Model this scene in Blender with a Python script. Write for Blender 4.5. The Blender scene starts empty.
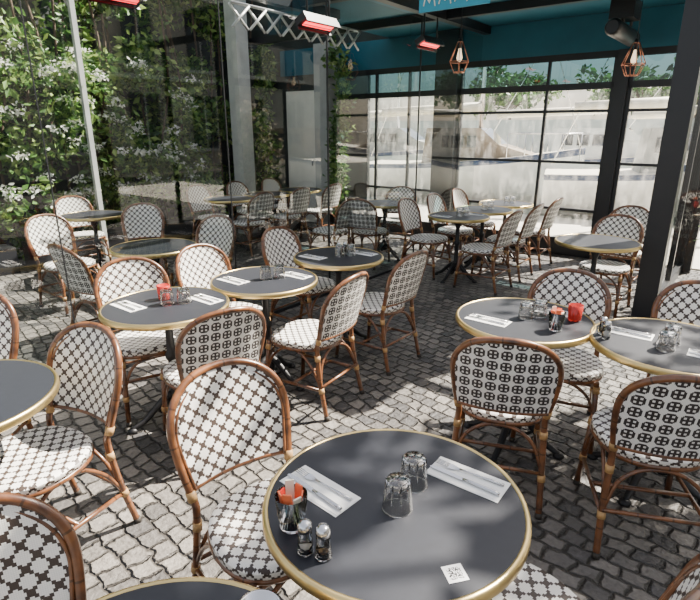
import bpy, math, random
from mathutils import Vector, Matrix
random.seed(7)
AL=math.radians(37.67)
U=(math.sin(AL),math.cos(AL)); V=(math.cos(AL),-math.sin(AL))
RO=(-0.57,3.4)
def R(u,v): return (RO[0]+u*U[0]+v*V[0], RO[1]+u*U[1]+v*V[1])
COL=bpy.context.scene.collection

# ---------------- materials ----------------
def nmat(name):
    m=bpy.data.materials.new(name); m.use_nodes=True
    nt=m.node_tree; b=nt.nodes['Principled BSDF']
    return m,nt,b
def pmat(name,col,rough=0.5,metal=0.0,noise=0.0,nscale=8,bump=0.0,coat=0.0,emit=None,es=0):
    m,nt,b=nmat(name)
    b.inputs['Base Color'].default_value=(*col,1); b.inputs['Roughness'].default_value=rough
    b.inputs['Metallic'].default_value=metal; b.inputs['Coat Weight'].default_value=coat
    if emit: b.inputs['Emission Color'].default_value=(*emit,1); b.inputs['Emission Strength'].default_value=es
    if noise or bump:
        tc=nt.nodes.new('ShaderNodeTexCoord'); n=nt.nodes.new('ShaderNodeTexNoise'); n.inputs['Scale'].default_value=nscale; n.inputs['Detail'].default_value=4
        nt.links.new(tc.outputs['Object'],n.inputs['Vector'])
        if noise:
            r=nt.nodes.new('ShaderNodeValToRGB')
            r.color_ramp.elements[0].position=.3; r.color_ramp.elements[1].position=.7
            r.color_ramp.elements[0].color=(*[c*(1-noise) for c in col],1); r.color_ramp.elements[1].color=(*[min(1,c*(1+noise)) for c in col],1)
            nt.links.new(n.outputs['Fac'],r.inputs['Fac']); nt.links.new(r.outputs['Color'],b.inputs['Base Color'])
        if bump:
            bp=nt.nodes.new('ShaderNodeBump'); bp.inputs['Strength'].default_value=bump; bp.inputs['Distance'].default_value=.01
            nt.links.new(n.outputs['Fac'],bp.inputs['Height']); nt.links.new(bp.outputs['Normal'],b.inputs['Normal'])
    return m
class MN:
    def __init__(s,nt): s.nt=nt
    def __call__(s,op,a,b=None,c=None):
        n=s.nt.nodes.new('ShaderNodeMath'); n.operation=op
        for i,x in enumerate((a,b,c)):
            if x is None: continue
            if isinstance(x,(int,float)): n.inputs[i].default_value=x
            else: s.nt.links.new(x,n.inputs[i])
        return n.outputs[0]
def weave(name,c,style,white,dark):
    m,nt,b=nmat(name); M=MN(nt)
    uv=nt.nodes.new('ShaderNodeUVMap'); uv.uv_map='UVMap'
    sp=nt.nodes.new('ShaderNodeSeparateXYZ'); nt.links.new(uv.outputs[0],sp.inputs[0])
    u0,v0=sp.outputs[0],sp.outputs[1]
    s=c/12.0   # strand width: the motif is snapped to the strands
    snap=lambda x:M('MULTIPLY',M('ADD',M('FLOOR',M('DIVIDE',x,s)),.5),s)
    u,v=snap(u0),snap(v0)
    def tri(x,off=0): return M('ABSOLUTE',M('SUBTRACT',M('FRACT',M('ADD',M('DIVIDE',x,c),off+10)),.5))
    def cross(a,b,w,l): return M('MULTIPLY',M('LESS_THAN',M('MINIMUM',a,b),w),M('LESS_THAN',M('MAXIMUM',a,b),l))
    if style=='cross':
        p=M('ADD',u,v); q=M('SUBTRACT',u,v)
        a=tri(p,.001);bb=tri(q,.001)
        mask=cross(a,bb,.09,.44)
    else:
        a=tri(u);bb=tri(v)
        r=M('SQRT',M('ADD',M('MULTIPLY',a,a),M('MULTIPLY',bb,bb)))
        ring=M('MULTIPLY',M('GREATER_THAN',r,.30),M('LESS_THAN',r,.44))
        cr=M('MULTIPLY',M('LESS_THAN',M('MINIMUM',a,bb),.05),M('LESS_THAN',r,.32))
        corner=M('GREATER_THAN',M('ADD',a,bb),.92)
        mask=M('MAXIMUM',M('MAXIMUM',ring,cr),corner)
    mx=nt.nodes.new('ShaderNodeMix'); mx.data_type='RGBA'
    nt.links.new(mask,mx.inputs[0]); mx.inputs[6].default_value=(*white,1); mx.inputs[7].default_value=(*dark,1)
    s1=M('ABSOLUTE',M('SUBTRACT',M('FRACT',M('DIVIDE',M('ADD',u0,s*1000),s)),.5)); s2=M('ABSOLUTE',M('SUBTRACT',M('FRACT',M('DIVIDE',M('ADD',v0,s*1000),s)),.5))
    st=M('MAXIMUM',s1,s2); g=M('SUBTRACT',1.0,M('MULTIPLY',M('GREATER_THAN',st,.42),.16))
    mm=nt.nodes.new('ShaderNodeMix'); mm.data_type='RGBA'; mm.blend_type='MULTIPLY'; mm.inputs[0].default_value=1
    nt.links.new(mx.outputs[2],mm.inputs[6]); nt.links.new(g,mm.inputs[7])
    nt.links.new(mm.outputs[2],b.inputs['Base Color'])
    bp=nt.nodes.new('ShaderNodeBump'); bp.inputs['Strength'].default_value=.5; bp.inputs['Distance'].default_value=.002; bp.invert=True
    nt.links.new(st,bp.inputs['Height']); nt.links.new(bp.outputs['Normal'],b.inputs['Normal'])
    b.inputs['Roughness'].default_value=.42
    return m
def glassmat(name,tint=(1,1,1),refl=.9,dust=0.0):
    m=bpy.data.materials.new(name); m.use_nodes=True; nt=m.node_tree; nt.nodes.clear()
    o=nt.nodes.new('ShaderNodeOutputMaterial'); t=nt.nodes.new('ShaderNodeBsdfTransparent'); t.inputs[0].default_value=(*tint,1)
    g=nt.nodes.new('ShaderNodeBsdfGlossy'); g.inputs['Roughness'].default_value=.02
    lw=nt.nodes.new('ShaderNodeLayerWeight'); lw.inputs['Blend'].default_value=.5
    mx=nt.nodes.new('ShaderNodeMixShader'); M=MN(nt); base=t.outputs[0]
    f=M('ADD',.07,M('MULTIPLY',M('POWER',lw.outputs['Facing'],4.0),.85))
    if dust:
        tl=nt.nodes.new('ShaderNodeBsdfTranslucent'); tl.inputs[0].default_value=(.9,.88,.83,1)
        tc=nt.nodes.new('ShaderNodeTexCoord'); mp=nt.nodes.new('ShaderNodeMapping'); mp.inputs['Scale'].default_value=(6,6,2.2); n=nt.nodes.new('ShaderNodeTexNoise'); n.inputs['Scale'].default_value=1.6; n.inputs['Detail'].default_value=7; n.inputs['Roughness'].default_value=.7
        nt.links.new(tc.outputs['Object'],mp.inputs[0]); nt.links.new(mp.outputs[0],n.inputs['Vector'])
        k=M('MULTIPLY',M('MAXIMUM',M('SUBTRACT',n.outputs['Fac'],.42),.02),dust*3.5)
        m2=nt.nodes.new('ShaderNodeMixShader'); nt.links.new(k,m2.inputs[0]); nt.links.new(t.outputs[0],m2.inputs[1]); nt.links.new(tl.outputs[0],m2.inputs[2]); base=m2.outputs[0]
    nt.links.new(M('MULTIPLY',f,refl),mx.inputs[0]); nt.links.new(base,mx.inputs[1]); nt.links.new(g.outputs[0],mx.inputs[2])
    nt.links.new(mx.outputs[0],o.inputs[0]); return m
def leafmat(name,c1,c2,c3):
    m,nt,b=nmat(name)
    g=nt.nodes.new('ShaderNodeNewGeometry'); r=nt.nodes.new('ShaderNodeValToRGB')
    r.color_ramp.elements[0].color=(*c1,1); r.color_ramp.elements[1].color=(*c3,1)
    e=r.color_ramp.elements.new(.55); e.color=(*c2,1)
    nt.links.new(g.outputs['Random Per Island'],r.inputs['Fac']); nt.links.new(r.outputs['Color'],b.inputs['Base Color'])
    b.inputs['Roughness'].default_value=.45
    tr=nt.nodes.new('ShaderNodeBsdfTranslucent'); nt.links.new(r.outputs['Color'],tr.inputs[0])
    mx=nt.nodes.new('ShaderNodeMixShader'); mx.inputs[0].default_value=.35
    o=nt.nodes['Material Output']
    nt.links.new(b.outputs[0],mx.inputs[1]); nt.links.new(tr.outputs[0],mx.inputs[2]); nt.links.new(mx.outputs[0],o.inputs[0])
    return m
def cobbles():
    m,nt,b=nmat('cobblestone'); M=MN(nt)
    tc=nt.nodes.new('ShaderNodeTexCoord'); mp=nt.nodes.new('ShaderNodeMapping'); mp.inputs['Rotation'].default_value=(0,0,AL+.12)
    nt.links.new(tc.outputs['Object'],mp.inputs[0])
    n=nt.nodes.new('ShaderNodeTexNoise'); n.inputs['Scale'].default_value=1.3; n.inputs['Detail'].default_value=1
    nt.links.new(mp.outputs[0],n.inputs['Vector'])
    br=nt.nodes.new('ShaderNodeTexBrick'); br.offset=.5; br.inputs['Scale'].default_value=1; br.inputs['Brick Width'].default_value=.100; br.inputs['Row Height'].default_value=.088
    vs=nt.nodes.new('ShaderNodeVectorMath'); vs.operation='MULTIPLY_ADD'; vs.inputs[1].default_value=(.16,.16,0)
    nt.links.new(n.outputs['Color'],vs.inputs[0]); nt.links.new(mp.outputs[0],vs.inputs[2])
    na=nt.nodes.new('ShaderNodeTexNoise'); na.inputs['Scale'].default_value=13; na.inputs['Detail'].default_value=4; nt.links.new(mp.outputs[0],na.inputs['Vector'])
    vs2=nt.nodes.new('ShaderNodeVectorMath'); vs2.operation='MULTIPLY_ADD'; vs2.inputs[1].default_value=(.06,.06,0)
    nt.links.new(na.outputs['Color'],vs2.inputs[0]); nt.links.new(vs.outputs[0],vs2.inputs[2])
    br.inputs['Mortar Size'].default_value=.012; br.inputs['Mortar Smooth'].default_value=1.0; br.inputs['Bias'].default_value=-.05
    br.inputs['Color1'].default_value=(.15,.136,.12,1); br.inputs['Color2'].default_value=(.035,.034,.035,1); br.inputs['Mortar'].default_value=(.028,.025,.022,1)
    nt.links.new(vs2.outputs[0],br.inputs['Vector'])
    n2=nt.nodes.new('ShaderNodeTexNoise'); n2.inputs['Scale'].default_value=45; n2.inputs['Detail'].default_value=6; nt.links.new(tc.outputs['Object'],n2.inputs['Vector'])
    n3=nt.nodes.new('ShaderNodeTexNoise'); n3.inputs['Scale'].default_value=1.3; n3.inputs['Detail'].default_value=3; nt.links.new(tc.outputs['Object'],n3.inputs['Vector'])
    mm=nt.nodes.new('ShaderNodeMix'); mm.data_type='RGBA'; mm.blend_type='MULTIPLY'; mm.inputs[0].default_value=1
    g=M('ADD',M('MULTIPLY',n2.outputs['Fac'],1.5),M('MULTIPLY',n3.outputs['Fac'],1.0))
    nt.links.new(br.outputs['Color'],mm.inputs[6]); nt.links.new(g,mm.inputs[7]); nt.links.new(mm.outputs[2],b.inputs['Base Color'])
    h=M('ADD',M('MULTIPLY',M('SUBTRACT',1.0,br.outputs['Fac']),1.0),M('ADD',M('MULTIPLY',n2.outputs['Fac'],.35),M('MULTIPLY',na.outputs['Fac'],.7)))
    bp=nt.nodes.new('ShaderNodeBump'); bp.inputs['Strength'].default_value=1; bp.inputs['Distance'].default_value=.022
    nt.links.new(h,bp.inputs['Height']); nt.links.new(bp.outputs['Normal'],b.inputs['Normal'])
    b.inputs['Roughness'].default_value=.5
    return m
def rattanmat():
    m,nt,b=nmat('rattan_cane'); M=MN(nt)
    tc=nt.nodes.new('ShaderNodeTexCoord'); n=nt.nodes.new('ShaderNodeTexNoise'); n.inputs['Scale'].default_value=14; n.inputs['Detail'].default_value=4
    nt.links.new(tc.outputs['Object'],n.inputs['Vector'])
    r=nt.nodes.new('ShaderNodeValToRGB'); r.color_ramp.elements[0].color=(.045,.016,.007,1); r.color_ramp.elements[0].position=.3
    r.color_ramp.elements[1].color=(.26,.10,.035,1); r.color_ramp.elements[1].position=.75
    nt.links.new(n.outputs['Fac'],r.inputs['Fac'])
    uv=nt.nodes.new('ShaderNodeUVMap'); uv.uv_map='UVMap'; sp=nt.nodes.new('ShaderNodeSeparateXYZ'); nt.links.new(uv.outputs[0],sp.inputs[0])
    f=M('FRACT',M('DIVIDE',sp.outputs[1],.13)); k=M('SUBTRACT',1.0,M('MULTIPLY',M('LESS_THAN',f,.05),.6))
    mm=nt.nodes.new('ShaderNodeMix'); mm.data_type='RGBA'; mm.blend_type='MULTIPLY'; mm.inputs[0].default_value=1
    nt.links.new(r.outputs[0],mm.inputs[6]); nt.links.new(k,mm.inputs[7]); nt.links.new(mm.outputs[2],b.inputs['Base Color'])
    b.inputs['Roughness'].default_value=.28; b.inputs['Coat Weight'].default_value=.4
    return m
def qrmat():
    m,nt,b=nmat('qr_print'); M=MN(nt)
    uv=nt.nodes.new('ShaderNodeUVMap'); uv.uv_map='UVMap'
    sc=nt.nodes.new('ShaderNodeVectorMath'); sc.operation='SCALE'; sc.inputs['Scale'].default_value=25; nt.links.new(uv.outputs[0],sc.inputs[0])
    fl=nt.nodes.new('ShaderNodeVectorMath'); fl.operation='FLOOR'; nt.links.new(sc.outputs[0],fl.inputs[0])
    w=nt.nodes.new('ShaderNodeTexWhiteNoise'); w.noise_dimensions='2D'; nt.links.new(fl.outputs[0],w.inputs['Vector'])
    sp=nt.nodes.new('ShaderNodeSeparateXYZ'); nt.links.new(uv.outputs[0],sp.inputs[0])
    e=M('MAXIMUM',M('ABSOLUTE',M('SUBTRACT',sp.outputs[0],.5)),M('ABSOLUTE',M('SUBTRACT',sp.outputs[1],.5)))
    k=M('MULTIPLY',M('GREATER_THAN',w.outputs['Value'],.48),M('LESS_THAN',e,.34))
    mx=nt.nodes.new('ShaderNodeMix'); mx.data_type='RGBA'; nt.links.new(k,mx.inputs[0]); mx.inputs[6].default_value=(.85,.85,.85,1); mx.inputs[7].default_value=(.02,.02,.02,1)
    nt.links.new(mx.outputs[2],b.inputs['Base Color']); return m

RATTAN=rattanmat()
FRONT=weave('woven_cross',.058,'cross',(.90,.88,.83),(.05,.034,.027))
REAR=weave('woven_rosette',.056,'ros',(.84,.82,.77),(.03,.022,.02))
TAN=pmat('cane_binding',(.42,.25,.10),.45,noise=.2,nscale=60)
FOOT=pmat('rubber_foot',(.03,.025,.02),.6)
SLATE=pmat('slate_laminate',(.013,.015,.021),.45,noise=.10,nscale=40)
BRASS=pmat('brass_rim',(.68,.52,.23),.34,1.0)
IRON=pmat('cast_iron',(.018,.018,.02),.45,.3,bump=.2,nscale=60)
BLACK=pmat('black_steel',(.014,.015,.018),.38,.2)
TEAL=pmat('teal_paint',(.012,.12,.18),.55,noise=.1,nscale=3)
BLUE=pmat('blue_fabric',(.03,.27,.38),.7)
WHITE=pmat('white_paint',(.88,.86,.78),.5,noise=.04)
GREY=pmat('grey_column_paint',(.40,.41,.40),.5,noise=.12,nscale=5)
STEEL=pmat('stainless_steel',(.62,.62,.63),.2,1.0)
ALU=pmat('aluminium',(.7,.7,.7),.4,.5)
PAPER=pmat('paper_napkin',(.86,.86,.84),.8,noise=.03,nscale=30)
RED=pmat('red_wax',(.65,.03,.02),.4); ORANGE=pmat('orange_packet',(.75,.16,.06),.5); CREAM=pmat('cream',(.8,.74,.6),.5)
SALT=pmat('salt',(.85,.85,.83),.7); PEPPER=pmat('pepper',(.12,.08,.05),.8,noise=.5,nscale=300)
PANE=glassmat('window_glass',(.95,.97,.97),.9); DUSTY=glassmat('dusty_window_glass',(.97,.98,.98),.6,.17); TINT=glassmat('tinted_glass',(.12,.22,.25),.8)
SMOKE=glassmat('screen_glass',(.80,.84,.83),1.15)
COPPER=pmat('copper_wire',(.75,.32,.2),.3,1.0)
BULB=pmat('bulb',(1,.9,.7),.3,emit=(1,.75,.45),es=2.0)
HOT=pmat('heater_element',(.8,.03,.03),.4,emit=(1,.03,.04),es=5)
GL,gnt,gb=nmat('clear_glassware'); gb.inputs['Transmission Weight'].default_value=1; gb.inputs['Roughness'].default_value=.04; gb.inputs['IOR'].default_value=1.48
RGL,rnt,rb=nmat('red_glassware'); rb.inputs['Transmission Weight'].default_value=.6; rb.inputs['Base Color'].default_value=(.9,.06,.04,1); rb.inputs['Roughness'].default_value=.08
LEAF=leafmat('hedge_leaf',(.016,.05,.01),(.09,.20,.04),(.36,.48,.13))
LEAF2=leafmat('tree_leaf',(.03,.08,.015),(.07,.17,.04),(.2,.32,.08))
PETAL=leafmat('white_petal',(.65,.65,.6),(.85,.84,.8),(.93,.93,.91))
DRY=leafmat('dry_flower',(.35,.25,.12),(.65,.55,.42),(.85,.8,.7))
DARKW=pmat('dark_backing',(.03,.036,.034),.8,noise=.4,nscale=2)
BARK=pmat('bark',(.09,.06,.04),.9,noise=.4,nscale=12,bump=.6)

# ---------------- mesh builder ----------------
def catmull(pts,n=6,closed=False):
    P=[Vector(p) for p in pts]; out=[]; N=len(P)
    rng=range(N) if closed else range(N-1)
    for i in rng:
        if closed: p0,p1,p2,p3=P[(i-1)%N],P[i],P[(i+1)%N],P[(i+2)%N]
        else: p0=P[max(i-1,0)];p1=P[i];p2=P[i+1];p3=P[min(i+2,N-1)]
        for k in range(n):
            t=k/n
            out.append(.5*((2*p1)+(-p0+p2)*t+(2*p0-5*p1+4*p2-p3)*t*t+(-p0+3*p1-3*p2+p3)*t**3))
    if not closed: out.append(P[-1])
    return out
class MB:
    def __init__(s,mats): s.v=[];s.f=[];s.m=[];s.uv=[];s.sm=[];s.mats=mats
    def face(s,idx,mat,uv=None,smooth=True):
        s.f.append(tuple(idx)); s.m.append(s.mats.index(mat)); s.uv.append(uv or [(0,0)]*len(idx)); s.sm.append(smooth)
    def tube(s,path,r,mat,n=8,closed=False,smooth=True):
        P=[Vector(p) for p in path]; N=len(P); base=len(s.v)
        rs=r if isinstance(r,(list,tuple)) else [r]*N
        T=[]
        for i in range(N):
            a=P[(i-1)%N] if (closed or i>0) else P[i]; b=P[(i+1)%N] if (closed or i<N-1) else P[i]
            T.append((b-a).normalized())
        ref=Vector((0,0,1)) if abs(T[0].z)<.9 else Vector((1,0,0))
        nrm=T[0].cross(ref).normalized(); L=[0]
        for i in range(N):
            nrm=(nrm-T[i]*nrm.dot(T[i])).normalized(); bn=T[i].cross(nrm)
            for k in range(n):
                a=2*math.pi*k/n; s.v.append(P[i]+(nrm*math.cos(a)+bn*math.sin(a))*rs[i])
            if i: L.append(L[-1]+(P[i]-P[i-1]).length)
        for i in range(N if closed else N-1):
            j=(i+1)%N
            for k in range(n):
                k2=(k+1)%n; l2=L[j] if j else L[i]+.01
                s.face([base+i*n+k,base+i*n+k2,base+j*n+k2,base+j*n+k],mat,[(k/n,L[i]),((k+1)/n,L[i]),((k+1)/n,l2),(k/n,l2)],smooth)
        if not closed:
            s.face([base+k for k in range(n)][::-1],mat,None,False); s.face([base+(N-1)*n+k for k in range(n)],mat,None,False)
    def lathe(s,prof,mat,n=24,c=(0,0,0),smooth=True,caps=True):
        base=len(s.v); N=len(prof)
        for r,z in prof:
            for k in range(n):
                a=2*math.pi*k/n; s.v.append(Vector((c[0]+r*math.cos(a),c[1]+r*math.sin(a),c[2]+z)))
        for i in range(N-1):
            j=(i+1)%N
            for k in range(n):
                k2=(k+1)%n; s.face([base+i*n+k,base+i*n+k2,base+j*n+k2,base+j*n+k],mat,None,smooth)
        if caps:
            if prof[0][0]>0: s.face([base+k for k in range(n)][::-1],mat,None,False)
            if prof[-1][0]>0: s.face([base+(N-1)*n+k for k in range(n)],mat,None,False)
    def disc(s,r,z,mat,n=64,up=True):
        base=len(s.v)
        for k in range(n):
            a=2*math.pi*k/n; s.v.append(Vector((r*math.cos(a),r*math.sin(a),z)))
        f=[base+k for k in range(n)]; s.face(f if up else f[::-1],mat,None,False)
    def sheet(s,p0,p1,z0,z1,mat):
        base=len(s.v)
        for (x,y),z in ((p0,z0),(p1,z0),(p1,z1),(p0,z1)): s.v.append(Vector((x,y,z)))
        s.face([base,base+1,base+2,base+3],mat,[(0,0),(1,0),(1,1),(0,1)],False)
    def box(s,x0,x1,y0,y1,z0,z1,mat,M=None):
        base=len(s.v)
        for x,y,z in ((x0,y0,z0),(x1,y0,z0),(x1,y1,z0),(x0,y1,z0),(x0,y0,z1),(x1,y0,z1),(x1,y1,z1),(x0,y1,z1)):
            p=Vector((x,y,z)); s.v.append(M@p if M else p)
        q=[(0,0),(1,0),(1,1),(0,1)]
        for f in ((3,2,1,0),(4,5,6,7),(0,1,5,4),(1,2,6,5),(2,3,7,6),(3,0,4,7)): s.face([base+i for i in f],mat,q,False)
    def grid(s,fn,nu,nv,mat,uvf,flip=False,smooth=True):
        base=len(s.v); uv=[]
        for i in range(nu+1):
            for j in range(nv+1):
                p=fn(i/nu,j/nv); s.v.append(Vector(p)); uv.append(uvf(p))
        for i in range(nu):
            for j in range(nv):
                q=[i*(nv+1)+j,(i+1)*(nv+1)+j,(i+1)*(nv+1)+j+1,i*(nv+1)+j+1]
                if flip:q=q[::-1]
                s.face([base+k for k in q],mat,[uv[k] for k in q],smooth)
    def prism(s,poly,z0,z1,mat,smooth=False):
        base=len(s.v);n=len(poly)
        for z in(z0,z1):
            for x,y in poly: s.v.append(Vector((x,y,z)))
        s.face([base+i for i in range(n)][::-1],mat,None,False); s.face([base+n+i for i in range(n)],mat,None,False)
        for i in range(n):
            j=(i+1)%n; s.face([base+i,base+j,base+n+j,base+n+i],mat,None,smooth)
    def mesh(s,name):
        me=bpy.data.meshes.new(name); me.from_pydata([tuple(v) for v in s.v],[],s.f)
        for m in s.mats: me.materials.append(m)
        me.polygons.foreach_set('material_index',s.m); me.polygons.foreach_set('use_smooth',s.sm)
        l=me.uv_layers.new(name='UVMap'); flat=[c for f in s.uv for uv in f for c in uv]
        l.data.foreach_set('uv',flat); me.update(); return me
def add(name,me,loc=(0,0,0),rz=0):
    o=bpy.data.objects.new(name,me); o.location=loc; o.rotation_euler=(0,0,rz); COL.objects.link(o); return o
def radd(name,mb): # object whose local axes are (v,u,z)
    return add(name,mb.mesh(name),(RO[0],RO[1],0),-AL)

# ---------------- chair ----------------
def make_chair():
    b=MB([RATTAN,FRONT,REAR,TAN,FOOT])
    W=.222
    def yb(z): return -.212-(z-.46)*.27
    def wz(z):
        if z<=.70: return .190+(W-.190)*min(1,(z-.46)/.2)
        return W*max(0,1-((z-.70)/.185)**2.3)**(1/2.3)
    def bow(x): return -.045*(1-min(1,(x/W)**2))
    left=[(-.207,-.285,0.0),(-.200,-.235,.22),(-.190,-.208,.44),(-.195,yb(.50),.50),(-.212,yb(.6),.60)]
    arc=[]
    for k in range(0,13):
        a=math.pi*k/12; cx=math.cos(a); sx=math.sin(a)
        x=-W*math.copysign(abs(cx)**(.86),cx); z=.70+.185*sx**.86
        arc.append((x,yb(z)+bow(x),z))
    hoop=catmull(left+arc+[(-x,y,z) for x,y,z in left[::-1]],4)
    b.tube(hoop,.0145,RATTAN,8)
    inner=[]
    for x,y,z in [(-.192,yb(.52),.52),(-.206,yb(.6),.60)]+arc+[(.206,yb(.6),.60),(.192,yb(.52),.52)]:
        inner.append((x*.93,y+.006,.5+(z-.5)*.93))
    b.tube(catmull(inner,3),.006,RATTAN,6)
    zs=[.515+(.88-.515)*math.sin(math.pi/2*i/12) for i in range(13)]
    def pf(off):
        def f(a,t):
            z=zs[int(round(a*12))]; w=wz(z)*.98; x=(2*t-1)*w
            return (x,yb(z)+bow(x)+off,z)
        return f
    b.grid(pf(.007),12,12,FRONT,lambda p:(p[0]+.03,p[2]))
    b.grid(pf(-.007),12,12,REAR,lambda p:(p[0]+.028,p[2]),flip=True)
    b.tube([(x,yb(.515)+bow(x),.512) for x in [(-.196+.392*i/10) for i in range(11)]],.0105,RATTAN,8)
    n=32; out=[]
    for k in range(n):
        a=2*math.pi*k/n; c_,s_=math.cos(a),math.sin(a)
        x=.220*math.copysign(abs(c_)**.76,c_); y=.212*math.copysign(abs(s_)**.76,s_)
        if y<0: x*=1-.12*(-y/.212)
        out.append((x,y))
    base=len(b.v); rings=[0.02,.35,.65,.88,.97,1.0]; zz=[.452,.453,.457,.462,.459,.450]
    for r,z in zip(rings,zz):
        for x,y in out: b.v.append(Vector((x*r,y*r,z)))
    for i in range(5):
        for k in range(n):
            k2=(k+1)%n; q=[base+i*n+k,base+(i+1)*n+k,base+(i+1)*n+k2,base+i*n+k2]
            b.face(q,FRONT,[(b.v[j].x,b.v[j].y) for j in q])
    b.face([base+k for k in range(n)],FRONT,[(b.v[base+k].x,b.v[base+k].y) for k in range(n)])
    sb=len(b.v)
    for z in (.450,.424):
        for x,y in out: b.v.append(Vector((x,y,z)))
    for k in range(n):
        k2=(k+1)%n; q=[sb+k,sb+n+k,sb+n+k2,sb+k2]; l=.041*k
        b.face(q,FRONT,[(l,0),(l,.026),(l+.041,.026),(l+.041,0)])
    b.face([sb+n+k for k in range(n)][::-1],RATTAN)
    b.tube([(x*.965,y*.965,.418) for x,y in out],.013,RATTAN,8,closed=True)
    for sx in(-1,1):
        b.tube([(sx*.205,.215,0),(sx*.195,.195,.2),(sx*.185,.172,.425)],.0145,RATTAN,8)
        b.tube([(sx*.2055,.2155,0),(sx*.2045,.213,.025)],.017,FOOT,8)
        b.tube([(sx*.2075,-.286,0),(sx*.206,-.28,.025)],.017,FOOT,8)
        for p,q in (((sx*.190,.180,.365),(sx*.187,.174,.400)),((sx*.1985,.200,.155),(sx*.197,.197,.185)),
                    ((sx*.192,-.212,.37),(sx*.191,-.208,.405)),((sx*.2025,-.247,.17),(sx*.201,-.240,.2)),
                    ((sx*.193,yb(.48)-.002,.485),(sx*.198,yb(.52),.52))):
            b.tube([p,q],.0178,TAN,8)
        b.tube([(sx*.198,.199,.17),(sx*.202,-.243,.185)],.010,RATTAN,6)
        arch=[(sx*.197,.193,.20),(sx*.193,.150,.31),(sx*.192,.07,.39),(sx*.192,-.01,.408),(sx*.193,-.09,.39),(sx*.196,-.175,.31),(sx*.2,-.232,.21)]
        b.tube(catmull(arch,3),.009,RATTAN,6)
    b.tube([(-.2,-.02,.178),(.2,-.02,.178)],.010,RATTAN,6)
    for yy,dy in((.195,-.01),(-.235,.02)):
        arch=[(-.195,yy,.22),(-.155,yy+dy,.33),(-.08,yy+dy*1.5,.39),(0,yy+dy*1.5,.405),(.08,yy+dy*1.5,.39),(.155,yy+dy,.33),(.195,yy,.22)]
        b.tube(catmull(arch,3),.009,RATTAN,6)
    b.tube([(-.203,-.246,.21),(.203,-.246,.21)],.009,RATTAN,6)
    return b.mesh('bistro_chair')
CH=make_chair()
def chair(x,y,fx,fy,j=0.04):
    a=math.atan2(-fx,fy)+random.uniform(-j,j); add('bistro_chair',CH,(x,y,0),a)
# ---------------- table ----------------
def make_table():
    b=MB([SLATE,BRASS,IRON])
    b.disc(.340,.7485,SLATE); b.disc(.339,.7175,IRON,up=False)
    b.lathe([(.3385,.7475),(.340,.7505),(.346,.7515),(.352,.748),(.355,.740),(.355,.724),(.351,.718),(.338,.717)],BRASS,64,caps=False)
    for a in(0,math.pi/2):
        b.box(-.24,.24,-.02,.02,.700+a*.001,.7165,IRON,Matrix.Rotation(a+.4,4,'Z'))
    b.lathe([(.0,.10),(.05,.10),(.055,.13),(.035,.17),(.042,.19),(.026,.22),(.024,.40),(.036,.42),(.036,.44),(.024,.46),(.023,.60),(.038,.64),(.05,.69),(.07,.702),(0,.702)],IRON,16)
    for k in range(4):
        a=math.pi/2*k+.4; c,s=math.cos(a),math.sin(a)
        pr=[(.02,.19),(.07,.165),(.13,.11),(.19,.055),(.24,.03),(.265,.018)]
        b.tube(catmull([(c*r,s*r,z) for r,z in pr],3),[.024-.0006*i for i in range(16)],IRON,8)
        b.lathe([(0,0),(.028,0),(.030,.012),(.018,.026),(0,.028)],IRON,12,(c*.265,s*.265,0))
        pr=[(.03,.10),(.06,.07),(.10,.09),(.12,.115)]
        b.tube(catmull([(c*r,s*r,z) for r,z in pr],3),.009,IRON,6)
    return b.mesh('bistro_table')
TB=make_table()
TZ=.7487
def table(x,y): add('bistro_table',TB,(x,y,0),random.uniform(0,1))
# ---------------- tableware ----------------
def make_glass(inv=True):
    b=MB([GL]); h=.088
    n=20
    o=[(.0,0),(.029,0),(.031,.004),(.034,.03),(.041,h-.004),(.042,h)]
    i=[(.0385,h),(.0375,h-.004),(.030,.03),(.026,.014),(0,.012)]
    pr=o+i
    if inv: pr=[(r,h-z) for r,z in pr][::-1]
    b.lathe(pr,GL,n)
    for k in range(9):
        a=2*math.pi*k/9; z0,z1=(h-.004,.03) if inv else (.004,h-.03)
        f=lambda z:(.0305+.0105*((h-z) if inv else z)/h)
        b.tube([(f(z)*math.cos(a),f(z)*math.sin(a),z) for z in (z0,(z0+z1)/2,z1)],[.0022,.0028,.0012],GL,6)
    return b.mesh('tumbler')
TG=make_glass(True)
def make_candle():
    b=MB([RGL,RED,CREAM]); h=.085
    b.lathe([(0,0),(.03,0),(.033,.01),(.038,h),(.035,h),(.031,.012),(0,.010)],RGL,20)
    b.lathe([(0,.011),(.029,.012),(.031,.045),(0,.046)],RED,16)
    b.tube([(0,0,.045),(0.001,0,.058)],.0015,CREAM,5); return b.mesh('candle_jar')
CJ=make_candle()
def make_sugar():
    b=MB([GL,ORANGE,CREAM,RED]); h=.095
    b.lathe([(0,0),(.029,0),(.032,.004),(.041,h),(.039,h),(.030,.01),(0,.008)],GL,20)
    for k in range(7):
        M=Matrix.Translation((.022*math.cos(k*.9)*.7,.022*math.sin(k*.9)*.7,.012))@Matrix.Rotation(k*.9,4,'Z')@Matrix.Rotation(.14,4,'Y')
        b.box(-.002,.002,-.011,.011,0,.088+.008*(k%3),[ORANGE,ORANGE,CREAM,RED][k%4],M)
    return b.mesh('sugar_packet_glass')
SG=make_sugar()
def make_shaker(fill):
    b=MB([GL,fill,STEEL])
    b.lathe([(0,0),(.019,0),(.021,.004),(.018,.03),(.016,.062),(.0145,.062),(.0165,.03),(.018,.006),(0,.005)],GL,12)
    b.lathe([(0,.0055),(.017,.0065),(.0155,.03),(.015,.048),(0,.049)],fill,12)
    b.lathe([(.0,.0625),(.0175,.0625),(.018,.075),(.014,.084),(.006,.088),(0,.088)],STEEL,14); return b.mesh('shaker')
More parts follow.
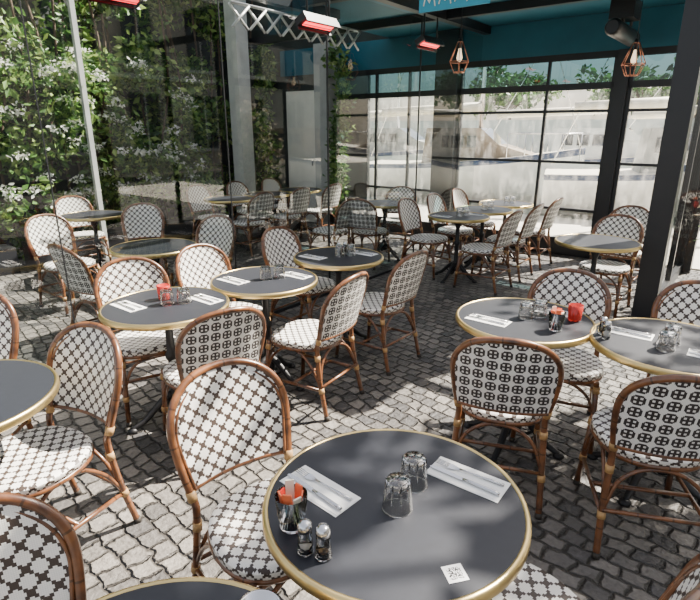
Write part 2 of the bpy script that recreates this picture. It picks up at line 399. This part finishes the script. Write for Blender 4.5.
SALTM=make_shaker(SALT); PEPM=make_shaker(PEPPER)
def make_fork():
    b=MB([STEEL]); z=.0
    for k in range(4):
        y=-.0095+.0063*k
        b.tube([(.065,y*.9,.003),(.085,y,.005),(.105,y,.006)],[.0016,.0015,.0008],STEEL,5)
    b.grid(lambda s,t:(.028+.04*s,(t-.5)*(.008+.016*min(1,s*1.6)),.0035-.001*math.sin(math.pi*s)),6,4,STEEL,lambda p:(0,0))
    b.tube([(-.10,0,.002),(-.06,0,.0025),(0,0,.003),(.032,0,.0035)],[.0045,.0035,.0022,.003],STEEL,6); return b.mesh('fork')
def make_knife():
    b=MB([STEEL])
    b.prism([(.0,-.006),(.08,-.008),(.105,-.004),(.11,.004),(.1,.007),(0,.006)],.002,.0035,STEEL)
    b.tube([(-.105,0,.004),(-.09,0,.004),(-.02,0,.004),(.005,0,.004)],[.005,.006,.005,.0035],STEEL,8); return b.mesh('knife')
FK=make_fork();KN=make_knife()
nb=MB([PAPER]); nb.box(-.11,.11,-.050,.050,0,.0015,PAPER); nb.box(-.108,.108,-.047,.038,.0017,.0028,PAPER,Matrix.Rotation(.03,4,'Z')); NP=nb.mesh('paper_napkin')
def setting(x,y,a):
    c,s=math.cos(a),math.sin(a)
    add('paper_napkin',NP,(x,y,TZ+.0005),a)
    add('fork',FK,(x-s*.018,y+c*.018,TZ+.0052),a+math.pi+.05)
    add('knife',KN,(x+s*.02,y-c*.02,TZ+.0045),a+math.pi-.04)
def dress(x,y,full=True,candle=False,salt=False):
    add('tumbler',TG,(x+.01,y,TZ)); add('tumbler',TG,(x+.095,y+.035,TZ))
    if full:
        setting(x+.20,y+.09,-AL); setting(x-.20,y-.04,-AL)
    if candle: add('candle_jar',CJ,(x-.04,y+.095,TZ))
    if salt:
        add('salt_shaker',SALTM,(x-.0,y+.09,TZ)); add('pepper_shaker',PEPM,(x+.05,y+.12,TZ))

T0=(.12,1.2);T1=(-1.05,2.87);T2=(-.57,3.4);T3=(-.09,4.07);T4=(.92,2.64);T5=(1.50,2.29);T6=(2.2,4.65);T7=(-1.48,1.76);T8=(-.345,.585)
for t in (T0,T1,T2,T3,T4,T5,T6,T7,T8): table(*t)
far=[(1.25,6.1),(1.66,6.62),(2.10,7.19),(.47,7.2),(-1.74,7.70),(-1.28,8.29),(-.82,8.88),(-1.67,4.44),(-3.0,6.2)]
for t in far: table(*t)
dress(*T1,candle=True); dress(*T2); dress(*T3,salt=True); dress(*T4)
dress(*far[0]); dress(*far[1],full=False); dress(*far[2],full=False)
add('candle_jar',CJ,(1.17,2.60,TZ)); add('sugar_packet_glass',SG,(1.02,2.46,TZ))
setting(.335,1.285,-AL+.02); setting(-.085,1.235,-AL-.08)
add('tumbler',TG,(.125,1.165,TZ)); add('tumbler',TG,(.178,1.262,TZ))
add('sugar_packet_glass',SG,(-.145,1.095,TZ)); add('salt_shaker',SALTM,(-.105,1.01,TZ)); add('pepper_shaker',PEPM,(-.062,.995,TZ))
q=MB([qrmat()]); q.box(-.024,.024,-.024,.024,0,.0006,q.mats[0]); add('qr_code_sticker',q.mesh('qr'),(.236,.945,TZ+.0002),-AL+.9)
setting(1.36,2.42,-AL); setting(1.60,2.12,-AL)
add('tumbler',TG,(1.43,2.22,TZ)); add('tumbler',TG,(1.5,2.3,TZ)); add('pepper_shaker',PEPM,(1.23,2.41,TZ)); add('salt_shaker',SALTM,(1.22,2.35,TZ))
ab=MB([STEEL]); ab.lathe([(0,0),(.040,0),(.043,.004),(.043,.024),(.046,.026),(.046,.029),(.040,.029),(.038,.006),(0,.004)],STEEL,28); add('ashtray',ab.mesh('ashtray'),(-.185,.83,TZ))

nv=(-V[0],-V[1])
L=[(-.25,1.47,.62,-.78),(.44,1.07,-.60,.80),(-1.28,1.83,-.5,-.87),(-1.95,2.30,.1,-1),(-.68,.70,.6,-.8),
 (-1.27,3.09,.55,-.83),(-.79,2.66,-.6,.8),(-.85,3.58,*V),(-.27,3.19,-.85,.52),(-.36,4.33,*V),(.19,3.83,*nv),
 (.75,2.34,.3,.95),(1.20,2.76,-.4,-.92),(1.29,2.0,.22,.97),(1.82,2.50,-.4,-.92),
 (2.45,4.95,-U[0],-U[1]),(2.9,5.60,-U[0],-U[1]),
 (1.47,5.76,*nv),(1.87,6.26,*nv),(2.31,6.83,*nv),(.95,6.33,*V),(1.37,6.86,*V),(1.8,7.45,*V),
 (.66,7.62,-.3,-.95),(.25,6.85,.45,.85),(-.25,6.85,*nv),
 (-1.43,7.46,*nv),(-.97,8.05,*nv),(-.51,8.64,*nv),(-2.05,7.94,*V),(-1.59,8.53,*V),(-1.13,9.12,*V),
 (-2.75,5.05,.8,-.6),(-2.28,5.75,.3,-.95),(-1.95,4.12,.55,.82),(-1.42,4.86,-.4,-.9),(-3.3,6.52,.7,-.7)]
for c in L: chair(*c)

# ---------------- shell ----------------
g=MB([cobbles()]); g.box(-14,16,-4,15,-.1,0,g.mats[0]); add('floor',g.mesh('floor'))
QU=pmat('quay_concrete',(.62,.58,.50),.8,noise=.12,nscale=2); WAT,wnt,wb=nmat('harbour_water'); wb.inputs['Base Color'].default_value=(.12,.16,.14,1); wb.inputs['Roughness'].default_value=.12
g=MB([QU]); g.box(-10,12,5.46,8.55,0,.02,QU); radd('quay_pavement',g)
g=MB([WAT]); g.box(-40,14,8.6,29.9,-.05,.01,WAT); radd('harbour_water',g)
UW=5.3
def window(name,v0,v1,mull,rails,mat=DUSTY,thick=.05,w=.035):
    b=MB([BLACK,mat,TINT])
    b.box(v0,v0+w*1.3,UW,UW+thick,0,2.6,BLACK); b.box(v1-w*1.3,v1,UW,UW+thick,0,2.6,BLACK)
    for z in rails: b.box(v0,v1,UW+.002,UW+thick-.002,z-w/2,z+w/2,BLACK)
    b.box(v0,v1,UW,UW+thick,2.18,2.26,BLACK); b.box(v0,v1,UW,UW+thick,2.54,2.62,BLACK)
    b.box(v0,v1,UW,UW+thick,0,.24,BLACK)
    for m in mull: b.box(m-w/2,m+w/2,UW+.001,UW+thick-.001,.24,2.6,BLACK)
    b.sheet((v0,UW+.022),(v1,UW+.022),.24,2.2,mat); b.sheet((v0,UW+.022),(v1,UW+.022),2.25,2.55,TINT)
    return radd(name,b)
window('window_1',-1.32,.80,[-.04],[.64,1.27,1.92])
window('window_2',.95,1.75,[],[.64,1.27,1.92])
window('window_3',-3.05,-1.68,[-2.2,-2.83],[.75])
b=MB([BLACK]); b.box(-1.68,-1.32,UW-.12,UW+.1,0,3.05,BLACK); radd('steel_column',b)
b=MB([BLACK]); b.box(.80,.95,UW-.05,UW+.08,0,2.62,BLACK); radd('steel_column',b)
b=MB([TEAL]); b.box(-5,1.98,UW,UW+.15,2.62,3.05,TEAL); radd('wall_back',b)
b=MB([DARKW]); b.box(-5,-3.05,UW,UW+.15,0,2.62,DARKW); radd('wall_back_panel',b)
b=MB([GREY]); b.box(-3.92,-3.60,UW-.3,UW-.02,0,3.05,GREY); radd('grey_column',b)
b=MB([WHITE,BLACK,STEEL]); b.box(-4.82,-4.02,UW-.06,UW-.02,0,2.35,WHITE); b.box(-4.74,-4.10,UW-.07,UW-.06,1.2,2.25,WHITE); b.box(-4.74,-4.10,UW-.07,UW-.06,.15,1.1,WHITE)
b.tube([(-4.17,UW-.10,1.05),(-4.17,UW-.10,1.2)],.012,STEEL); b.box(-4.178,-4.162,UW-.1,UW-.06,1.06,1.08,STEEL); b.box(-4.178,-4.162,UW-.1,UW-.06,1.17,1.19,STEEL); radd('door_1',b)
b=MB([BLACK,PANE]); 
b.box(1.84,1.89,3.12,UW,0,.12,BLACK); b.box(1.84,1.89,3.12,UW,2.3,2.4,BLACK)
for u in (3.12,4.2,5.2): b.box(1.84,1.89,u,u+.05,0,2.4,BLACK)
b.sheet((1.863,3.15),(1.863,5.22),.12,2.3,PANE); radd('window_4',b)
b=MB([BLACK]); b.box(1.75,1.98,UW-.08,UW+.1,0,3.05,BLACK); radd('steel_column',b)
b=MB([BLACK]); b.box(1.76,1.94,2.92,3.10,0,3.25,BLACK); b.box(1.74,1.96,2.90,3.12,0,.05,BLACK); radd('steel_column',b)
b=MB([BLACK]); b.box(1.78,1.94,2.6,UW+.1,2.9,3.08,BLACK); radd('roof_beam',b)
b=MB([BLACK,PANE]); b.box(1.94,4.4,2.98,3.03,0,.12,BLACK); b.box(1.94,4.4,2.98,3.03,2.9,3.0,BLACK); b.box(3.2,3.26,2.98,3.03,0,3.0,BLACK); b.sheet((1.94,3.003),(4.4,3.003),.12,2.9,PANE); radd('window_5',b)
b=MB([TEAL]); b.box(-2.6,1.98,2.6,UW+.15,3.06,3.16,TEAL); radd('ceiling',b)
b=MB([BLACK]); b.box(-2.6,1.98,2.5,2.6,2.98,3.18,BLACK); radd('roof_beam',b)
b=MB([BLACK]); b.box(-1.0,-.9,-3,UW,2.95,3.05,BLACK); radd('roof_beam',b)
b=MB([BLACK]); b.box(-5,1.8,4.0,4.08,2.96,3.06,BLACK); radd('roof_beam',b)
b=MB([BLUE,WHITE]); b.box(-.35,.35,2.44,2.455,2.73,3.15,BLUE)
for k in range(4):
    x0=-.30+.16*k; b.tube(catmull([(x0,2.436,2.78),(x0+.03,2.436,2.88),(x0+.06,2.436,2.80),(x0+.09,2.436,2.91),(x0+.12,2.436,2.77)],3),.006,WHITE,5)
radd('awning_valance',b)
b=MB([SMOKE,ALU,BLACK]); b.sheet((-1.0,-3.0),(-1.0,UW-.02),.03,2.93,SMOKE); b.box(-1.015,-.985,-3.0,UW-.02,0,.03,BLACK)
for u in (-.82,.6): b.box(-1.005,-.995,u-.003,u+.003,.03,2.93,BLACK)
for u in (1.87,3.6): b.box(-1.008,-.992,u-.006,u+.006,.03,2.93,BLACK)
radd('window_6',b)
b=MB([GREY]); b.box(-4.50,-4.26,3.62,3.86,0,4.2,GREY); radd('grey_column',b)
b=MB([GREY]); b.box(-4.55,-4.49,1.25,1.31,0,4.2,GREY); radd('grey_column',b)
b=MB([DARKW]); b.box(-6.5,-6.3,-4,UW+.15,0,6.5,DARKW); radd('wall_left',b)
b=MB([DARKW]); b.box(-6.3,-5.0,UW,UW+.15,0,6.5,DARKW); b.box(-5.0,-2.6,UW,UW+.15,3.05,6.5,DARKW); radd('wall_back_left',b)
ST=pmat('pale_stone',(.62,.57,.48),.8,noise=.15,nscale=2); TINT2=pmat('dark_window',(.03,.04,.05),.05,.0,coat=1)
b=MB([ST,TINT2,WHITE]); b.box(15,16,-14,22,0,10,ST)  # off-camera facade, added to darken the glass reflections and ambient light
for k in range(12):
    for f in range(3):
        y0=-13+2.8*k; z0=.9+3.1*f; b.box(14.94,15,y0,y0+1.2,z0,z0+2.1,TINT2); b.box(14.88,15,y0-.1,y0+1.3,z0-.12,z0,WHITE); b.box(14.9,14.95,y0+.57,y0+.63,z0,z0+2.1,WHITE)
for f in range(3): b.box(14.8,15,-14,22,3.5+3.1*f,3.65+3.1*f,WHITE)
radd('unseen_facade',b)

def leaves(name,pts,size,mat,extra=None):
    vs=[];fs=[]
    for p in pts:
        s=size*random.uniform(.6,1.4)
        d=Vector((random.gauss(0,1),random.gauss(0,1),random.gauss(-.3,.7))).normalized()
        w=d.cross(Vector((random.gauss(0,1),random.gauss(0,1),random.gauss(0,1)))).normalized()*s*.28
        up=d.cross(w).normalized()*s*.08
        P=Vector(p); i=len(vs)
        vs+= [P,P+d*s*.45+w+up,P+d*s,P+d*s*.45-w+up]
        fs+=[(i,i+1,i+2),(i,i+2,i+3)]
    me=bpy.data.meshes.new(name); me.from_pydata([tuple(v) for v in vs],[],fs); me.materials.append(mat); me.update()
    return me
def clump(n,c,r):
    out=[]
    for _ in range(n):
        d=Vector((random.gauss(0,1),random.gauss(0,1),random.gauss(0,1))).normalized()*(random.random()**.45)
        out.append((c[0]+d.x*r[0],c[1]+d.y*r[1],c[2]+d.z*r[2]))
    return out
hp=[]
for k in range(240):
    u=random.uniform(-2.8,UW-.6); v=random.uniform(-5.8,-5.35); z=random.uniform(.2,5.0)
    if z<1.2 and random.random()<.2: continue
    x,y=R(u,v); hp+=clump(150,(x,y,z),(.36,.36,.32))
hedge=add('hedge',leaves('hedge',hp,.12,LEAF))
vp=[]
for k in range(20):
    v=random.uniform(-3.45,-3.2) if k%3==0 else random.uniform(-5.2,-5.0); z=random.uniform(.8,3.0); x,y=R(4.95,v); vp+=clump(90,(x,y,z),(.18,.18,.25))
add('climbing_vine',leaves('climbing_vine',vp,.11,LEAF))
st=MB([BARK])
for k in range(26):
    u=-1.5+k*.26; x,y=R(u,-5.45); st.tube(catmull([(x,y,0),(x+random.uniform(-.1,.1),y,1.2),(x+random.uniform(-.2,.2),y+.1,2.5),(x+random.uniform(-.3,.3),y,4.2)],4),.018,BARK,5)
s_=add('stems',st.mesh('stems')); s_.parent=hedge
fp=[];lp=[]
for k in range(135):
    u=random.uniform(-2.7,3.2); v=random.uniform(-4.9,-4.7); z=random.uniform(.5,2.7); x,y=R(u,v)
    fp+=clump(30,(x,y,z),(.13,.13,.07)); lp+=clump(28,(x,y,z-.12),(.22,.22,.22))
fo=add('flowering_shrub',leaves('fl_leaf',lp,.10,LEAF)); f2=add('blossoms',leaves('blossoms',fp,.055,PETAL)); f2.parent=fo
pl=MB([BLACK]); 
for u0 in(-2.6,.4): pl.box(-4.95,-4.60,u0,u0+2.8,0,.32,BLACK)
radd('planter_box',pl)
x,y=R(4.1,2.6); sp_=clump(1300,(x,y,1.1),(.55,.55,1.05)); so=add('flowering_shrub',leaves('sh',sp_,.10,LEAF2))
s2=add('blossoms',leaves('sb',clump(1100,(x,y,1.2),(.57,.57,1.05)),.08,DRY)); s2.parent=so
x,y=R(4.75,-3.2); so=add('potted_plant',leaves('pp',clump(700,(x,y,1.2),(.16,.16,1.0)),.09,LEAF2))
pb=MB([IRON,BARK]); pb.lathe([(0,0),(.13,0),(.17,.3),(.18,.32),(.15,.32),(.14,.28),(0,.28)],IRON,20,(x,y,0)); pb.tube([(x,y,.25),(x,y,2.0)],.015,BARK,6); p2=add('pot',pb.mesh('pot')); p2.parent=so

b=MB([ALU,BLACK]); n=9; u0,u1=1.7,3.9
for k in range(n):
    a=u0+(u1-u0)*k/n; c=u0+(u1-u0)*(k+1)/n
    b.tube([(-2.12,a,2.70),(-2.12,c,2.92)],.014,ALU,6); b.tube([(-2.15,a,2.92),(-2.15,c,2.70)],.014,ALU,6)
b.tube([(-2.13,u0,2.93),(-2.13,u1,2.93)],.016,ALU,8); radd('awning_scissor_arm',b)
def heater(u,v,z,l=.45,top=2.945):
    b=MB([BLACK,HOT,STEEL])
    M=Matrix.Translation((v,u,z))@Matrix.Rotation(-.5,4,'Y')
    b.box(-.06,.06,-l/2,l/2,.0,.06,BLACK,M); b.box(-.065,-.055,-l/2,l/2,-.03,.02,BLACK,M); b.box(.055,.065,-l/2,l/2,-.03,.02,BLACK,M)
    b.box(-.030,.030,-l/2+.04,l/2-.04,-.008,-.001,HOT,M)
    for k in (-.04,0,.04): b.tube([M@Vector((k,-l/2,-.02)),M@Vector((k,l/2,-.02))],.003,BLACK,4)
    for s in(-1,1): b.tube([(v,u+s*l/3,z+.05),(v,u+s*l/3,top)],.010,BLACK,6)
    radd('infrared_heater',b)
heater(1.65,-.91,2.58); heater(3.65,-.91,2.64)
b=MB([BLACK]); b.box(-2.0,-1.9,-.3,3.2,2.95,3.05,BLACK); radd('roof_beam',b)
heater(.35,-1.95,2.72)
b=MB([BLACK,GREY]); M=Matrix.Translation((1.0,4.45,2.68))
b.tube([M@Vector((0,-.5,0)),M@Vector((0,-.45,0)),M@Vector((0,.45,0)),M@Vector((0,.5,0))],[.06,.085,.085,.06],BLACK,14)
b.box(-.12,.12,-.2,.1,.12,.30,BLACK,M); b.tube([M@Vector((0,-.1,.05)),M@Vector((0,-.1,.37))],.02,BLACK,8); b.tube([M@Vector((.0,.3,.05)),M@Vector((.0,.3,.37))],.015,BLACK,8); radd('patio_heater',b)
def pendant(x,y,z,s=1):
    b=MB([COPPER,BULB,BLACK])
    b.tube([(0,0,.18*s),(0,0,3.05-z)],.004,BLACK,6); b.lathe([(0,.10*s),(.018*s,.10*s),(.02*s,.18*s),(.008*s,.2*s),(0,.2*s)],BLACK,12)
    b.lathe([(0,-.03*s),(.02*s,-.022*s),(.03*s,.01*s),(.022*s,.05*s),(.012*s,.10*s),(0,.10*s)],BULB,14)
    n=6; ring=lambda r,zz:[(r*s*math.cos(2*math.pi*k/n),r*s*math.sin(2*math.pi*k/n),zz*s) for k in range(n)]
    A,B,C=ring(.03,.16),ring(.11,-.03),ring(.06,-.13)
    for k in range(n):
        k2=(k+1)%n
        for p,q in((A[k],B[k]),(B[k],C[k]),(B[k],B[k2]),(C[k],C[k2]),(A[k],A[k2])): b.tube([p,q],.0045,COPPER,5)
    add('pendant_lamp',b.mesh('pendant'),(x,y,z),.3)
pendant(1.15,6.08,2.40,1.0); pendant(2.77,5.64,2.33,1.0)

# ---------------- exterior: moored boats ----------------
STRIPE=pmat('hull_stripe',(.03,.06,.14),.3)
def boat(u,v,rot,Lg,paint,mast=True,cover=None):
    cover=cover or paint
    b=MB([paint,TINT2,STEEL,STRIPE,CREAM]+([cover] if cover is not paint else [])); rows=[]; NS=14
    for i in range(NS+1):
        t=i/NS; x=-Lg/2+Lg*t; wd=Lg*.17*(1-max(0,(t-.45)/.55)**2.2); sh=.85+.45*t*t
        rows.append([Vector((x,wd*s*k,z)) for s,k,z in ((-1,1,sh),(-1,.98,sh*.88),(-1,.8,.3),(-1,.3,.02),(0,0,-.05),(1,.3,.02),(1,.8,.3),(1,.98,sh*.88),(1,1,sh))])
    o=len(b.v)
    for r in rows: b.v+=r
    for i in range(NS):
        for j in range(8): b.face([o+i*9+j,o+(i+1)*9+j,o+(i+1)*9+j+1,o+i*9+j+1],STRIPE if j in(0,7) else paint)
        b.face([o+i*9+8,o+(i+1)*9+8,o+(i+1)*9,o+i*9],CREAM,None,False)
    b.face([o+j for j in range(9)],paint,None,False)
    cb=len(b.v); cw=Lg*.11
    prof=[(-Lg*.18,.85),(-Lg*.16,1.72),(Lg*.08,1.72),(Lg*.16,1.35),(Lg*.30,1.12)]
    for s in(-1,1):
        for x,z in prof: b.v.append(Vector((x,s*cw*(1-.25*max(0,x/(Lg*.3))),z)))
    for i in range(4): b.face([cb+i,cb+i+1,cb+5+i+1,cb+5+i],TINT2 if i==2 else cover,None,False)
    for s in(0,1): b.face([cb+5*s+i for i in range(5)],cover,None,False)
    for s in(-1,1):
        for k in range(4): b.box(-Lg*.14+k*Lg*.055,-Lg*.10+k*Lg*.055,s*cw-.015,s*cw+.015,1.28,1.55,TINT2)
    for s in(-1,1):
        pts=[(Lg*(.2+.28*t),s*Lg*.16*(1-max(0,(t*.28+.25)/.55)**2.2)*.9,1.6) for t in(0,.25,.5,.75,1)]
        b.tube(pts,.015,STEEL,5)
        for p in pts: b.tube([p,(p[0],p[1],1.0)],.012,STEEL,5)
    if mast:
        b.tube([(.3,0,1.2),(.3,0,8)],.05,STEEL,8); b.tube([(.3,0,2.2),(-Lg*.42,0,2.1)],.11,CREAM,8); b.tube([(.3,0,7.8),(Lg*.48,0,1.3)],.012,STEEL,4); b.tube([(.3,0,7.8),(-Lg*.48,0,1.0)],.012,STEEL,4)
    x,y=R(u,v); add('moored_boat',b.mesh('boat'),(x,y,0),-AL+rot)
WH=pmat('gelcoat_white',(.88,.88,.85),.25); TARP=pmat('brown_tarpaulin',(.22,.17,.12),.7,noise=.3,nscale=3); GREYT=pmat('grey_tarpaulin',(.42,.43,.42),.6,noise=.3,nscale=3)
boat(9.9,1.3,.30,5.2,WH,True,GREYT); boat(10.2,-3.5,.2,5.4,WH,True,TARP); boat(13.2,4.6,-.3,7,WH,True,TARP); boat(13.8,-1.2,.15,7,WH,True); boat(13.5,-8,.3,7,WH,True,GREYT); boat(18,2,.2,8,WH,True,TARP); boat(10.2,7.2,.1,6,WH,False,TARP)
b=MB([WHITE]); b.box(-40,14,30,31,0,2.2,WHITE); radd('quay_wall',b)
def tree(u,v,h,r,n,size,k_=26,cr=.5):
    x,y=R(u,v); b=MB([BARK]); b.tube(catmull([(x,y,0),(x+.05,y,h*.4),(x-.05,y,h*.75),(x,y,h)],4),[.16-.008*i for i in range(13)],BARK,10)
    pts=[]
    for k in range(k_):
        d=Vector((random.gauss(0,1),random.gauss(0,1),random.gauss(0,.6))); d=d.normalized()*random.uniform(.3,1)
        c=(x+d.x*r,y+d.y*r,h+d.z*r*.6); b.tube([(x,y,h*.7),(x+d.x*r*.5,y+d.y*r*.5,h*.85+d.z*r*.3),c],[.06,.035,.012],BARK,6)
        pts+=clump(n,c,(cr,cr,cr*.8))
    t=add('street_tree',b.mesh('tree')); l=add('foliage',leaves('foliage',pts,size,LEAF2)); l.parent=t
for u,v in((34,-12),(34,-4),(34,5),(34,13)): tree(u,v,4.2,3.4,90,.4,26,1.0)
wx,wy=5.4,2.5
du,dv=wx-RO[0],wy-RO[1]
tree(du*U[0]+dv*U[1],du*V[0]+dv*V[1],5.0,2.4,170,.15,32,.40)  # tree out of view, added so its canopy dapples the terrace sun

# ---------------- lights / camera ----------------
w=bpy.data.worlds.new('World'); bpy.context.scene.world=w; w.use_nodes=True; nt=w.node_tree
sky=nt.nodes.new('ShaderNodeTexSky'); sky.sky_type='NISHITA'; sky.sun_disc=False; sky.sun_elevation=math.radians(47); sky.sun_rotation=math.radians(60); sky.air_density=1.0; sky.dust_density=3
mxs=nt.nodes.new('ShaderNodeMix'); mxs.data_type='RGBA'; mxs.inputs[0].default_value=.6; mxs.inputs[7].default_value=(2.05,1.88,1.64,1)
bg=nt.nodes['Background']; bg.inputs['Strength'].default_value=.54; nt.links.new(sky.outputs[0],mxs.inputs[6]); nt.links.new(mxs.outputs[2],bg.inputs[0])
sl=bpy.data.lights.new('sun','SUN'); sl.energy=34; sl.angle=.010; sl.color=(1,.92,.80)
so=bpy.data.objects.new('sun',sl); COL.objects.link(so); so.rotation_euler=Vector((.8,.40,1.0)).to_track_quat('Z','Y').to_euler(); so.location=(8,5,10)
cd=bpy.data.cameras.new('camera'); cd.sensor_width=36; cd.lens=530/700*36; cam=bpy.data.objects.new('camera',cd); COL.objects.link(cam)
cam.location=(0,0,1.7); cam.rotation_euler=(math.radians(90-17.9),0,0); cd.clip_start=.05
bpy.context.scene.camera=cam
